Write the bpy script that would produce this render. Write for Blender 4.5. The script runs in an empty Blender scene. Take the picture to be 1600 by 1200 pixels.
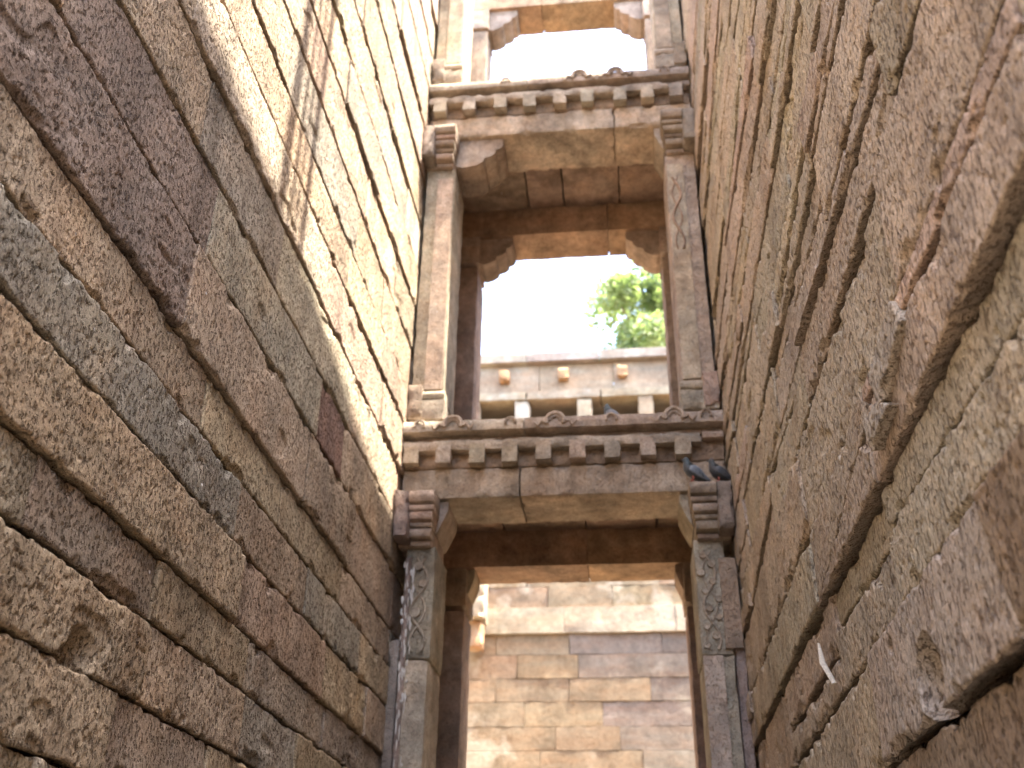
import bpy, bmesh, math, random
import numpy as np
from mathutils import Vector, Matrix

rad = math.radians
scene = bpy.context.scene
C = scene.collection
CZ = 1.6                                    # camera height above the passage floor

# ------------------------------------------------------------------ camera
F, PITCH, YAW, ROLL = 1609.6, rad(30.234), rad(6.81), rad(1.0317)
_fw = np.array([-math.sin(YAW)*math.cos(PITCH), math.cos(YAW)*math.cos(PITCH), math.sin(PITCH)])
_r0 = np.array([math.cos(YAW), math.sin(YAW), 0.])
_u0 = np.cross(_r0, _fw)
_rt = _r0*math.cos(ROLL)+_u0*math.sin(ROLL)
_up = -_r0*math.sin(ROLL)+_u0*math.cos(ROLL)
cam = bpy.data.cameras.new('camera')
cam.sensor_width = 36.0
cam.lens = 36.0*F/1600.0
cam.clip_end = 2000
cam.clip_start = 0.05
cam.dof.use_dof = True
cam.dof.focus_distance = 4.8
cam.dof.aperture_fstop = 1.9
camo = bpy.data.objects.new('camera', cam)
C.objects.link(camo)
camo.matrix_world = Matrix(((_rt[0], _up[0], -_fw[0], 0), (_rt[1], _up[1], -_fw[1], 0), (_rt[2], _up[2], -_fw[2], CZ), (0, 0, 0, 1)))
scene.camera = camo

# ------------------------------------------------------------------ sky, sun, exposure
SUN = Vector((1.0, -0.17, 2.7)).normalized()
world = bpy.data.worlds.new('World')
scene.world = world
world.use_nodes = True
wn = world.node_tree.nodes
sky = wn.new('ShaderNodeTexSky')
sky.sky_type = 'NISHITA'
sky.sun_disc = False
sky.sun_elevation = math.asin(SUN.z)
sky.sun_rotation = math.atan2(SUN.x, SUN.y)
sky.air_density = 1.0
sky.dust_density = 4.0
sky.altitude = 50
wn['Background'].inputs[1].default_value = 0.15
world.node_tree.links.new(sky.outputs[0], wn['Background'].inputs[0])
sl = bpy.data.lights.new('sun', 'SUN')
sl.energy = 3.1
sl.angle = rad(0.53)
sl.color = (1.0, 0.91, 0.77)
so = bpy.data.objects.new('sun', sl)
C.objects.link(so)
so.rotation_euler = SUN.to_track_quat('Z', 'Y').to_euler()
scene.view_settings.view_transform = 'Standard'
scene.view_settings.look = 'None'
scene.view_settings.gamma = 1.0
scene.view_settings.use_curve_mapping = False
scene.view_settings.exposure = 3.3
scene.cycles.max_bounces = 10
scene.cycles.diffuse_bounces = 6
scene.cycles.use_denoising = True

rng = random.Random(11)
nrng = np.random.RandomState(5)

# ------------------------------------------------------------------ helpers
def ray(px, py):
    a = (px-800)/F
    b = (600-py)/F
    return _fw+_rt*a+_up*b

def on_wall(px, py, X):                      # pixel -> (y, z rel camera) on a side wall
    d = ray(px, py)
    d = d*(X/d[0])
    return d[1], d[2]

def on_front(px, py, Y):                     # pixel -> (x, z rel camera) on a frontal plane
    d = ray(px, py)
    d = d*(Y/d[1])
    return d[0], d[2]

_perm = nrng.rand(64, 64, 64).astype(np.float64)
def vnoise(p):
    p = np.asarray(p)
    i = np.floor(p).astype(int)
    f = p-i
    f = f*f*(3-2*f)
    i0 = i & 63
    i1 = (i+1) & 63
    x0, y0, z0 = i0[..., 0], i0[..., 1], i0[..., 2]
    x1, y1, z1 = i1[..., 0], i1[..., 1], i1[..., 2]
    fx, fy, fz = f[..., 0], f[..., 1], f[..., 2]
    a = _perm[x0, y0, z0]*(1-fx)+_perm[x1, y0, z0]*fx
    b = _perm[x0, y1, z0]*(1-fx)+_perm[x1, y1, z0]*fx
    c = _perm[x0, y0, z1]*(1-fx)+_perm[x1, y0, z1]*fx
    d = _perm[x0, y1, z1]*(1-fx)+_perm[x1, y1, z1]*fx
    return ((a*(1-fy)+b*fy)*(1-fz)+(c*(1-fy)+d*fy)*fz)*2-1

def fbm(p, octv=4, g=0.5):
    p = np.asarray(p, float)
    s = 0
    a = 1.0
    t = 0
    for k in range(octv):
        s = s+a*vnoise(p+17.3*k)
        t += a
        a *= g
        p = p*2.03
    return s/t

def link(name, me, mat, parent=None, color=None, center=None):
    o = bpy.data.objects.new(name, me)
    C.objects.link(o)
    if mat:
        me.materials.append(mat)
    if color is not None:
        o.color = (*color, 1)
    c = Vector(center) if center is not None else Vector((0, 0, 0))
    if parent is not None:
        o.parent = parent
        c = c-wloc(parent)
    o.location = c
    return o

def wloc(o):
    v = Vector(o.location)
    while o.parent:
        o = o.parent
        v += Vector(o.location)
    return v

def np_mesh(name, verts, quads, smooth=True, sharp=None):
    me = bpy.data.meshes.new(name)
    v = np.asarray(verts, np.float32)
    q = np.asarray(quads, np.int32)
    k = q.shape[1]
    me.vertices.add(len(v))
    me.vertices.foreach_set('co', v.ravel())
    me.loops.add(q.size)
    me.loops.foreach_set('vertex_index', q.ravel())
    me.polygons.add(len(q))
    me.polygons.foreach_set('loop_start', np.arange(0, q.size, k, dtype=np.int32))
    me.update(calc_edges=True)
    me.validate()
    me.polygons.foreach_set('use_smooth', np.full(len(me.polygons), smooth))
    if sharp:
        me.set_sharp_from_angle(angle=rad(sharp))
    return me

def thing(name, label, cat, loc=(0, 0, 0), group=None):
    o = bpy.data.objects.new(name, None)
    C.objects.link(o)
    o.location = loc
    o.empty_display_size = 0.2
    o['label'] = label
    o['category'] = cat
    if group:
        o['group'] = group
    return o

def tag(o, label, cat, group=None):
    o['label'] = label
    o['category'] = cat
    if group:
        o['group'] = group
    return o

def axis_lines(a, b, cell):
    n = max(1, int(math.ceil((b-a)/cell)))
    return np.linspace(a, b, n+1)

def block(name, x0, x1, y0, y1, z0, z1, mat, parent=None, color=None, cell=0.07, amp=0.004, chip=0.02, seed=None, zrel=True, bevel=0.008):
    """a weathered stone block: subdivided box, noisy faces, worn and chipped arrises"""
    if zrel:
        z0 += CZ
        z1 += CZ
    seed = rng.random()*900 if seed is None else seed
    X, Y, Z = axis_lines(x0, x1, cell), axis_lines(y0, y1, cell), axis_lines(z0, z1, cell)
    idx = {}
    vs = []
    qs = []
    def vid(i, j, k):
        key = (i, j, k)
        if key not in idx:
            idx[key] = len(vs)
            vs.append((X[i], Y[j], Z[k]))
        return idx[key]
    nx, ny, nz = len(X)-1, len(Y)-1, len(Z)-1
    for i in range(nx):
        for j in range(ny):
            qs.append((vid(i, j, 0), vid(i, j+1, 0), vid(i+1, j+1, 0), vid(i+1, j, 0)))
            qs.append((vid(i, j, nz), vid(i+1, j, nz), vid(i+1, j+1, nz), vid(i, j+1, nz)))
        for k in range(nz):
            qs.append((vid(i, 0, k), vid(i+1, 0, k), vid(i+1, 0, k+1), vid(i, 0, k+1)))
            qs.append((vid(i, ny, k), vid(i, ny, k+1), vid(i+1, ny, k+1), vid(i+1, ny, k)))
    for j in range(ny):
        for k in range(nz):
            qs.append((vid(0, j, k), vid(0, j, k+1), vid(0, j+1, k+1), vid(0, j+1, k)))
            qs.append((vid(nx, j, k), vid(nx, j+1, k), vid(nx, j+1, k+1), vid(nx, j, k+1)))
    v = np.array(vs)
    ctr = np.array([(x0+x1)/2, (y0+y1)/2, (z0+z1)/2])
    lo = np.array([x0, y0, z0])
    hi = np.array([x1, y1, z1])
    onb = (np.abs(v-lo) < 1e-6) | (np.abs(v-hi) < 1e-6)
    edge = onb.sum(1) >= 2
    sgn = np.sign(v-ctr)*onb
    n1 = fbm(np.c_[v*9+seed], 3)
    n2 = fbm(np.c_[v*14+seed+31], 2)
    small = min(x1-x0, y1-y0, z1-z0)
    disp = np.zeros_like(v)
    disp += sgn*(n1*amp)[:, None]
    inward = np.clip(n2*1.6, 0, 1)*min(chip, small*0.25)+min(bevel, small*0.12)
    disp[edge] -= sgn[edge]*inward[edge][:, None]*0.7
    v = v+disp-ctr
    me = np_mesh(name, v, qs, True, 38)
    return link(name, me, mat, parent, color, ctr)

def prism(name, prof, x0, x1, mat, parent=None, color=None, axis='X', cell=0.08, amp=0.003, sharp=32):
    """extrude a closed profile; axis X: profile (y,z rel camera); axis Y: profile (x,z rel)"""
    n = len(prof)
    S = axis_lines(x0, x1, cell)
    vs = []
    for s in S:
        for (a, b) in prof:
            vs.append((s, a, b+CZ) if axis == 'X' else (a, s, b+CZ))
    v = np.array(vs)
    seed = rng.random()*800
    w = fbm(v*11+seed, 3)
    w2 = fbm(v*11+seed+55, 3)
    v = v+np.c_[np.zeros(len(v)), w*amp, w2*amp] if axis == 'X' else v+np.c_[w*amp, np.zeros(len(v)), w2*amp]
    ctr = (v.min(0)+v.max(0))/2
    faces = []
    m = len(S)
    for i in range(m-1):
        for j in range(n):
            k = (j+1) % n
            faces.append((i*n+j, i*n+k, (i+1)*n+k, (i+1)*n+j))
    faces.append(tuple(range(n))[::-1])
    faces.append(tuple((m-1)*n+j for j in range(n)))
    me = bpy.data.meshes.new(name)
    me.from_pydata([tuple(p) for p in (v-ctr)], [], faces)
    bm = bmesh.new()
    bm.from_mesh(me)
    bmesh.ops.recalc_face_normals(bm, faces=bm.faces)
    bm.to_mesh(me)
    bm.free()
    me.polygons.foreach_set('use_smooth', [True]*len(me.polygons))
    me.set_sharp_from_angle(angle=rad(sharp))
    return link(name, me, mat, parent, color, ctr)

def tube(name, pts, radii, mat, parent=None, color=None, seg=8, flat=1.0, ends=True):
    pts = [Vector(p) for p in pts]
    vs = []
    fs = []
    n = len(pts)
    ref = Vector((0, -1, 0.02))
    for i, p in enumerate(pts):
        t = (pts[min(i+1, n-1)]-pts[max(i-1, 0)]).normalized()
        a = t.cross(ref)
        if a.length < 1e-4:
            a = t.cross(Vector((1, 0, 0)))
        a.normalize()
        b = a.cross(t).normalized()
        r = radii[i] if hasattr(radii, '__len__') else radii
        for k in range(seg):
            an = 2*math.pi*k/seg
            vs.append(p+a*(math.cos(an)*r)+b*(math.sin(an)*r*flat))
    for i in range(n-1):
        for k in range(seg):
            m = (k+1) % seg
            fs.append((i*seg+k, i*seg+m, (i+1)*seg+m, (i+1)*seg+k))
    if ends:
        fs.append(tuple(range(seg))[::-1])
        fs.append(tuple((n-1)*seg+k for k in range(seg)))
    c = sum(pts, Vector())/n
    me = bpy.data.meshes.new(name)
    me.from_pydata([tuple(v-c) for v in vs], [], fs)
    bm = bmesh.new()
    bm.from_mesh(me)
    bmesh.ops.recalc_face_normals(bm, faces=bm.faces)
    bm.to_mesh(me)
    bm.free()
    me.polygons.foreach_set('use_smooth', [True]*len(me.polygons))
    me.set_sharp_from_angle(angle=rad(50))
    return link(name, me, mat, parent, color, c)

# ------------------------------------------------------------------ materials
def nd(nt, t, **kw):
    n = nt.nodes.new(t)
    for k, v in kw.items():
        setattr(n, k, v)
    return n

def mathn(nt, op, a, b=None, clamp=False):
    m = nd(nt, 'ShaderNodeMath', operation=op)
    m.use_clamp = clamp
    for i, q in enumerate((a, b)):
        if q is None:
            continue
        if isinstance(q, (int, float)):
            m.inputs[i].default_value = q
        else:
            nt.links.new(q, m.inputs[i])
    return m.outputs[0]

def ramp(nt, src, stops):
    r = nd(nt, 'ShaderNodeMapRange')
    r.inputs[1].default_value, r.inputs[2].default_value, r.inputs[3].default_value, r.inputs[4].default_value = stops
    nt.links.new(src, r.inputs[0])
    return r.outputs[0]

def mixc(nt, fac, a, b, mode='MIX'):
    m = nd(nt, 'ShaderNodeMix', data_type='RGBA', blend_type=mode)
    for sock, q in ((m.inputs[0], fac), (m.inputs[6], a), (m.inputs[7], b)):
        if isinstance(q, (int, float)):
            sock.default_value = q
        elif isinstance(q, tuple):
            sock.default_value = (*q, 1)
        else:
            nt.links.new(q, sock)
    return m.outputs[2]

def noise(nt, vec, scale, detail=3, rough=0.55, dist=0.0):
    n = nd(nt, 'ShaderNodeTexNoise')
    n.inputs['Scale'].default_value = scale
    n.inputs['Detail'].default_value = detail
    n.inputs['Roughness'].default_value = rough
    n.inputs['Distortion'].default_value = dist
    nt.links.new(vec, n.inputs['Vector'])
    return n.outputs['Fac']

def stone_mat(name, pit=1.0, grain=1.0, blotch=1.0, grime=0.35, flecks=0.0, stretch=0.55, bump=1.0, pitscale=58, bands=0.0, lime=0.0, streak=0.0):
    m = bpy.data.materials.new(name)
    m.use_nodes = True
    nt = m.node_tree
    b = nt.nodes['Principled BSDF']
    geo = nd(nt, 'ShaderNodeNewGeometry')
    oi = nd(nt, 'ShaderNodeObjectInfo')
    off = nd(nt, 'ShaderNodeVectorMath', operation='SCALE')
    comb = nd(nt, 'ShaderNodeCombineXYZ')
    for i in range(3):
        nt.links.new(oi.outputs['Random'], comb.inputs[i])
    nt.links.new(comb.outputs[0], off.inputs[0])
    off.inputs['Scale'].default_value = 37.0
    add = nd(nt, 'ShaderNodeVectorMath', operation='ADD')
    nt.links.new(geo.outputs['Position'], add.inputs[0])
    nt.links.new(off.outputs[0], add.inputs[1])
    P = add.outputs[0]
    mp = nd(nt, 'ShaderNodeMapping')
    mp.inputs['Scale'].default_value = (1, 1, stretch)
    nt.links.new(P, mp.inputs[0])
    S = mp.outputs[0]
    big = noise(nt, P, 1.7, 4, 0.6)
    mid = noise(nt, P, 9, 5, 0.65)
    fine = noise(nt, S, 150, 3, 0.65)
    pitn = noise(nt, S, pitscale, 3, 0.6, 0.25)
    pits = ramp(nt, pitn, (0.36, 0.47, 1.0, 0.0))
    holes = noise(nt, S, pitscale*0.42, 2, 0.5, 0.3)
    holem = ramp(nt, holes, (0.27, 0.34, 1.0, 0.0))
    base = oi.outputs['Color']
    v1 = ramp(nt, big, (0.3, 0.7, 1-0.32*blotch, 1+0.28*blotch))
    v2 = ramp(nt, mid, (0.28, 0.72, 1-0.24*blotch, 1+0.22*blotch))
    v3 = ramp(nt, fine, (0.3, 0.7, 1-0.30*grain, 1+0.26*grain))
    val = mathn(nt, 'MULTIPLY', mathn(nt, 'MULTIPLY', v1, v2), v3)
    vc = nd(nt, 'ShaderNodeCombineXYZ')
    for i in range(3):
        nt.links.new(val, vc.inputs[i])
    col = mixc(nt, 1.0, base, vc.outputs[0], 'MULTIPLY')
    hue = noise(nt, P, 3.1, 3, 0.6)
    col = mixc(nt, ramp(nt, hue, (0.45, 0.7, 0.0, 0.35)), col, mixc(nt, 1.0, col, (1.10, 0.92, 0.80), 'MULTIPLY'))
    gr = noise(nt, P, 2.3, 6, 0.72)
    col = mixc(nt, ramp(nt, gr, (0.53, 0.72, 0.0, grime)), col, mixc(nt, 1.0, col, (0.50, 0.50, 0.52), 'MULTIPLY'))
    if bands:
        mb = nd(nt, 'ShaderNodeMapping')
        mb.inputs['Scale'].default_value = (0.6, 0.6, 6)
        nt.links.new(P, mb.inputs[0])
        bn = noise(nt, mb.outputs[0], 1.0, 4, 0.6)
        col = mixc(nt, ramp(nt, bn, (0.4, 0.65, 0.0, bands)), col, mixc(nt, 1.0, col, (1.10, 0.88, 0.74), 'MULTIPLY'))
    col = mixc(nt, mathn(nt, 'MULTIPLY', pits, 0.55*pit, True), col, mixc(nt, 1.0, col, (0.45, 0.38, 0.34), 'MULTIPLY'))  # pores darkened: dirt, plus pit shade the bump lacks, put into the colour
    if streak:
        ms = nd(nt, 'ShaderNodeMapping')
        ms.inputs['Scale'].default_value = (1.6, 1.6, 0.22)
        nt.links.new(geo.outputs['Position'], ms.inputs[0])
        sn = noise(nt, ms.outputs[0], 1.5, 5, 0.62, 0.3)
        col = mixc(nt, ramp(nt, sn, (0.50, 0.66, 0.0, streak)), col, mixc(nt, 1.0, col, (0.52, 0.50, 0.49), 'MULTIPLY'))
        sn2 = noise(nt, geo.outputs['Position'], 0.9, 4, 0.6)
        col = mixc(nt, ramp(nt, sn2, (0.52, 0.68, 0.0, streak)), col, mixc(nt, 1.0, col, (1.22, 1.12, 0.98), 'MULTIPLY'))
    if lime:
        ln = noise(nt, geo.outputs['Position'], 0.8, 5, 0.6)
        col = mixc(nt, ramp(nt, ln, (0.56, 0.64, 0.0, lime)), col, (0.50, 0.45, 0.37))
    if flecks:
        vo = nd(nt, 'ShaderNodeTexVoronoi')
        vo.inputs['Scale'].default_value = 3.2
        nt.links.new(P, vo.inputs['Vector'])
        fm = ramp(nt, vo.outputs['Distance'], (0.018, 0.034, flecks, 0.0))
        col = mixc(nt, fm, col, (0.75, 0.73, 0.70))
    nt.links.new(col, b.inputs['Base Color'])
    b.inputs['Roughness'].default_value = 0.92
    b.inputs['Specular IOR Level'].default_value = 0.18
    h = mathn(nt, 'MULTIPLY', fine, 0.35)
    h = mathn(nt, 'SUBTRACT', h, mathn(nt, 'MULTIPLY', pits, 0.85*pit))
    h = mathn(nt, 'SUBTRACT', h, mathn(nt, 'MULTIPLY', holem, 1.3*pit))
    h = mathn(nt, 'ADD', h, mathn(nt, 'MULTIPLY', mid, 0.9))
    bp = nd(nt, 'ShaderNodeBump')
    bp.inputs['Strength'].default_value = bump
    bp.inputs['Distance'].default_value = 0.012
    nt.links.new(h, bp.inputs['Height'])
    nt.links.new(bp.outputs[0], b.inputs['Normal'])
    return m

def plain_mat(name, col, rough=0.8, var=0.15, scale=8, bump=0.0, metal=0.0, spec=0.3):
    m = bpy.data.materials.new(name)
    m.use_nodes = True
    nt = m.node_tree
    b = nt.nodes['Principled BSDF']
    geo = nd(nt, 'ShaderNodeNewGeometry')
    n = noise(nt, geo.outputs['Position'], scale, 5, 0.6)
    v = ramp(nt, n, (0.3, 0.7, 1-var, 1+var))
    vc = nd(nt, 'ShaderNodeCombineXYZ')
    for i in range(3):
        nt.links.new(v, vc.inputs[i])
    nt.links.new(mixc(nt, 1.0, col, vc.outputs[0], 'MULTIPLY'), b.inputs['Base Color'])
    b.inputs['Roughness'].default_value = rough
    b.inputs['Metallic'].default_value = metal
    b.inputs['Specular IOR Level'].default_value = spec
    if bump:
        bp = nd(nt, 'ShaderNodeBump')
        bp.inputs['Strength'].default_value = bump
        bp.inputs['Distance'].default_value = 0.02
        nt.links.new(n, bp.inputs['Height'])
        nt.links.new(bp.outputs[0], b.inputs['Normal'])
    return m

M_WALL = stone_mat('pitted_sandstone', 1.3, 1.5, 0.85, 0.4, 0.9, bump=1.0, streak=0.6)
M_WALL2 = stone_mat('weathered_sandstone', 1.2, 1.4, 0.5, 0.25, 0.4, 0.4, streak=0.5)
M_FRAME = stone_mat('dressed_sandstone', 0.7, 1.1, 1.2, 0.75, 0.9, 0.8, 0.9, 60, 0.25, streak=0.45)
M_FAR = stone_mat('bedded_sandstone', 0.3, 0.4, 0.8, 0.4, 0.0, 1.0, 0.7, 14, 0.5, 0.75)
M_CORE = plain_mat('packed_mortar', (0.13, 0.10, 0.075), 0.95, 0.3, 14, 0.8)
M_EARTH = plain_mat('dry_earth', (0.34, 0.27, 0.19), 0.95, 0.25, 1.5, 0.3)
M_LOWBOUNCE = plain_mat('low_bounce_paving', (0.15, 0.125, 0.10), 0.85, 0.3, 3, 0.4)  # unseen floor and steps, colour darkened to cut light bounced from below
M_PAVE = plain_mat('worn_paving', (0.29, 0.235, 0.175), 0.85, 0.25, 3, 0.4)
M_IRON = plain_mat('painted_iron', (0.10, 0.09, 0.08), 0.6, 0.2, 20)
M_LIME = plain_mat('lime_white', (0.62, 0.59, 0.54), 0.9, 0.1, 30, 0.4)

# ------------------------------------------------------------------ ground, passage floor, stairs
XL, XR = -2.15, 1.0
def boxes_mesh(name, boxes, mat):
    vs = []
    fs = []
    for (x0, x1, y0, y1, z0, z1) in boxes:
        o = len(vs)
        vs += [(x, y, z+CZ) for z in (z0, z1) for y in (y0, y1) for x in (x0, x1)]
        fs += [(o, o+2, o+3, o+1), (o+4, o+5, o+7, o+6), (o, o+1, o+5, o+4), (o+2, o+6, o+7, o+3), (o, o+4, o+6, o+2), (o+1, o+3, o+7, o+5)]
    me = bpy.data.meshes.new(name)
    me.from_pydata(vs, [], fs)
    o = link(name, me, mat)
    o['kind'] = 'structure'
    return o

FARY = 20.5
boxes_mesh('terrain', [(XR+0.62, 300, 0.32, 11.68, -4, 12.30), (-300, XL-0.62, 0.30, 11.66, -4, 12.66),
                       (9.0, 300, -300, 0.28, -4, 12.30), (-300, -10.0, -300, 0.26, -4, 12.66), (-9.98, 8.98, -300, -28.2, -4, 12.50),
                       (7.0, 299, 11.70, 300, -4.1, 12.20), (-299, -9.0, 11.70, 301, -4.1, 12.22),
                       (-8.98, 6.98, FARY+2.6, 302, -4.1, 11.9), (-8.97, 6.97, FARY+0.57, FARY+2.59, -4.1, 10.6), (-8.96, 6.96, FARY+0.41, FARY+2.58, 11.6, 11.85)], M_EARTH)
boxes_mesh('ground', [(-9.99, 8.99, 11.7, FARY+0.58, -4.2, -1.6)], M_PAVE)
boxes_mesh('pavement', [(-9.99, 8.99, -28, 11.69, -4.2, -1.6)], M_LOWBOUNCE)
st = []
for i in range(60):
    st.append((-9.97, 8.97, -28.1, -4.0-i*0.40, -1.6+i*0.232, -1.6+(i+1)*0.232-0.001))
boxes_mesh('stairs', st, M_LOWBOUNCE)

# ------------------------------------------------------------------ the two passage walls, stone by stone
def grid_lines(L, cell):
    e = [0.0, 0.004, 0.010, 0.020, 0.032, 0.046]
    e = [q for q in e if q < L*0.35]
    a = e[-1]
    n = max(2, int(round((L-2*a)/cell)))
    mids = list(np.linspace(a, L-a, n+1))
    return np.array(e[:-1]+mids+[L-q for q in e[:-1]][::-1])/L

def wall_stone(parent, X, side, quad, prot, tilt, color, mat, rough=1.0, hole=None, jag=1.0, yaw=0.0, gap=0.0065, undercut=0.03):
    """quad: (y,z) bottom-near, bottom-far, top-far, top-near; side=+1: face looks to +x"""
    q = np.array(quad, float)
    Ly = max(np.linalg.norm(q[1]-q[0]), np.linalg.norm(q[2]-q[3]))
    Lz = max(np.linalg.norm(q[3]-q[0]), np.linalg.norm(q[2]-q[1]))
    cy, cz = q.mean(0)
    dist = math.sqrt(X*X+max(q[:, 0].min(), 1.5)**2+cz*cz)
    seen = False
    for (yy, zq) in [tuple(p) for p in q]+[(cy, cz), (q[0, 0]*0.7+q[1, 0]*0.3, cz), (q[0, 0]*0.3+q[1, 0]*0.7, cz)]:
        w3 = np.array([X, yy, zq])
        dp = w3 @ _fw
        if dp > 0.3 and abs(w3 @ _rt/dp*F) < 860 and abs(w3 @ _up/dp*F) < 660:
            seen = True
    near_y = max(q[:, 0].min(), 2.3)
    cell = min(0.04, max(0.0072, 0.0021*math.sqrt(X*X+((near_y+q[:, 0].max())/2)**2+cz*cz)))
    if not seen:
        cell = 0.08
    s = grid_lines(Ly, cell)
    t = grid_lines(Lz, cell)
    Sg, Tg = np.meshgrid(s, t, indexing='ij')
    sd = rng.random()*700
    P = ((1-Sg)*(1-Tg))[..., None]*q[0]+(Sg*(1-Tg))[..., None]*q[1]+(Sg*Tg)[..., None]*q[2]+((1-Sg)*Tg)[..., None]*q[3]
    y0 = P[..., 0]
    z0 = P[..., 1]
    zz = np.zeros_like(y0)
    def line(c, k, f, o=3):
        return fbm(np.stack([c*f+sd+k, zz+sd*0.37+k*3.1, zz+k], -1), o, 0.6)
    def jl(c, k):                       # ragged arris: slow wander, fine crumble, sudden bites
        n = line(c, k, 3.2)*0.010+line(c, k+5, 21, 3)*0.0085
        bite = np.clip(line(c, k+9, 8.5, 2)-0.26, 0, 1)*0.06
        return (n, bite)
    nb, bb = jl(y0, 1)
    ntp, bt = jl(y0, 2)
    ne, be = jl(z0, 3)
    nf, bf = jl(z0, 4)
    wv = np.clip(Lz/0.35, 0.3, 1)*jag
    g = gap
    dz = (1-Tg)**2*(g+(nb+bb*1.0)*wv)+Tg**2*(-g+(ntp-bt*0.7)*wv)
    dy = (1-Sg)**4*(0.002+ne*0.4*jag+be*0.2)+Sg**4*(-0.002+nf*0.4*jag-bf*0.2)
    y = y0+dy
    z = z0+dz
    p3 = np.stack([y, z, zz+sd], -1)
    e_b = Tg*Lz
    e_t = (1-Tg)*Lz
    e_s = np.minimum(Sg, 1-Sg)*Ly
    d = prot+tilt*(0.5-Tg)*Lz/0.45+yaw*(Sg-0.5)*Ly
    d = d+fbm(p3*2.2, 3)*0.005*rough+fbm(p3*8+9, 3, 0.6)*0.0045*rough
    f1 = fbm(np.stack([y*30, z*19, zz+sd], -1), 3, 0.65)
    d = d+f1*0.0018*rough
    f2 = fbm(np.stack([y*62, z*40, zz+sd+5], -1), 2, 0.5)
    d = d-np.clip(-f2-0.26, 0, 0.30)*0.026*rough+f2*0.0016
    er = np.minimum(np.minimum(e_b, e_t), e_s*1.6)
    w = 0.009*(1+0.6*fbm(p3*6+3, 2))
    d = d-np.clip(1-er/w, 0, 1)**2*0.007
    # chips broken off the long edges
    cn = fbm(p3*np.array([5.5, 5.5, 1.0])+41, 3, 0.6)
    reach = np.clip(cn-0.10, 0, 0.5)*0.16*jag
    d = d-np.clip((reach-np.minimum(e_b, e_t))/0.012, 0, 1)*(0.010+0.022*np.clip(cn, 0, 1))
    # a few deep spalls in the face
    sp = fbm(p3*np.array([1.6, 2.6, 1.0])+77, 3, 0.55)
    d = d-np.clip(sp-0.46, 0, 0.03)*0.5*rough
    if hole:
        for (hy, hz, hr, hd) in hole:
            rr = np.sqrt((y-hy)**2+((z-hz)*1.15)**2)/hr*(1+0.12*fbm(p3*9, 2))
            d = d-np.clip(1.25-rr, 0, 1)**0.6*hd*(rr < 1.25)
    v = np.stack([X+side*d, y, z+CZ], -1)
    ns, ntt = len(s), len(t)
    front = v.reshape(-1, 3)
    I = np.arange(ns*ntt).reshape(ns, ntt)
    a, b, c, e = I[:-1, :-1].ravel(), I[1:, :-1].ravel(), I[1:, 1:].ravel(), I[:-1, 1:].ravel()
    quads = np.stack([a, b, c, e], 1) if side > 0 else np.stack([a, e, c, b], 1)
    ring = np.concatenate([I[:, 0], I[-1, 1:], I[-2::-1, -1], I[0, -2:0:-1]])
    rv = front[ring]
    back = rv.copy()
    back[:, 0] = X-side*0.26
    tt = np.tile(t, (ns, 1)).ravel()[ring]
    back[:, 2] += undercut*(tt < 1e-6)-0.4*undercut*(tt > 1-1e-6)
    n0 = len(front)
    nr = len(ring)
    r0 = n0+np.arange(nr)
    r1 = n0+nr+np.arange(nr)
    rn0, rn1 = np.roll(r0, -1), np.roll(r1, -1)
    sk = np.stack([r0, r1, rn1, rn0], 1) if side > 0 else np.stack([r0, rn0, rn1, r1], 1)
    allv = np.concatenate([front, rv, back])
    ctr = np.array([X, cy, cz+CZ])
    me = np_mesh('stone', allv-ctr, np.concatenate([quads, sk]), True)
    return link('stone', me, mat, parent, color, ctr)

def vary(c, a=0.10):
    k = 1+rng.uniform(-a, a)
    return tuple(max(0.02, q*k*(1+rng.uniform(-0.03, 0.03))) for q in c)

TAN, GREY, RED = (0.425, 0.34, 0.245), (0.37, 0.32, 0.255), (0.40, 0.30, 0.22)
PURPLE, SLATE, OCHRE, PINK, PALE = (0.260, 0.205, 0.168), (0.315, 0.285, 0.228), (0.41, 0.32, 0.215), (0.47, 0.36, 0.27), (0.49, 0.415, 0.315)

wallA = thing('stone_wall', 'tall coursed sandstone wall with two purple blocks and a sunlit upper part', 'wall', (XL, 5, 0))
wallB = thing('stone_wall', 'tall cracked sandstone wall with deep split joints close beside the pigeons', 'wall', (XR, 5, 0))

LZ = [-1.6, -0.9, -0.35, 0.22, 0.69, 1.04, 1.39, 1.685, 2.09, 2.44, 2.775, 3.315, 3.80, 4.31, 4.81, 5.23, 5.77, 6.30, 6.82, 7.42, 8.1, 8.74, 9.46, 10.1, 10.7, 11.3, 11.95, 12.6]
JL = {4: [(170, 1140), (325, 1170)], 5: [(228, 1025), (375, 1135)], 6: [(52, 755), (238, 930), (382, 1045), (505, 1140)], 7: [(371, 912), (570, 1085)],
      8: [(371, 790), (478, 922), (560, 1020)], 9: [(321, 640), (535, 900)], 10: [(293, 450), (478, 728)],
      11: [(92, 20), (332, 345), (497, 640), (535, 700)], 12: [(323, 175), (545, 640)], 13: [(300, 20), (505, 465)], 14: [(535, 485)],
      15: [(457, 80), (560, 350)]}
LCOL = {(8, 0): SLATE, (10, 0): PURPLE, (11, 1): PURPLE, (11, 3): (0.27, 0.175, 0.14), (7, 1): RED, (6, 1): (0.30, 0.24, 0.18), (9, 0): TAN, (4, 0): OCHRE, (5, 0): OCHRE, (7, 0): OCHRE,
        (8, 2): SLATE, (8, 1): (0.36, 0.28, 0.20), (12, 0): TAN, (12, 1): GREY}
YEND = 11.4
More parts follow.
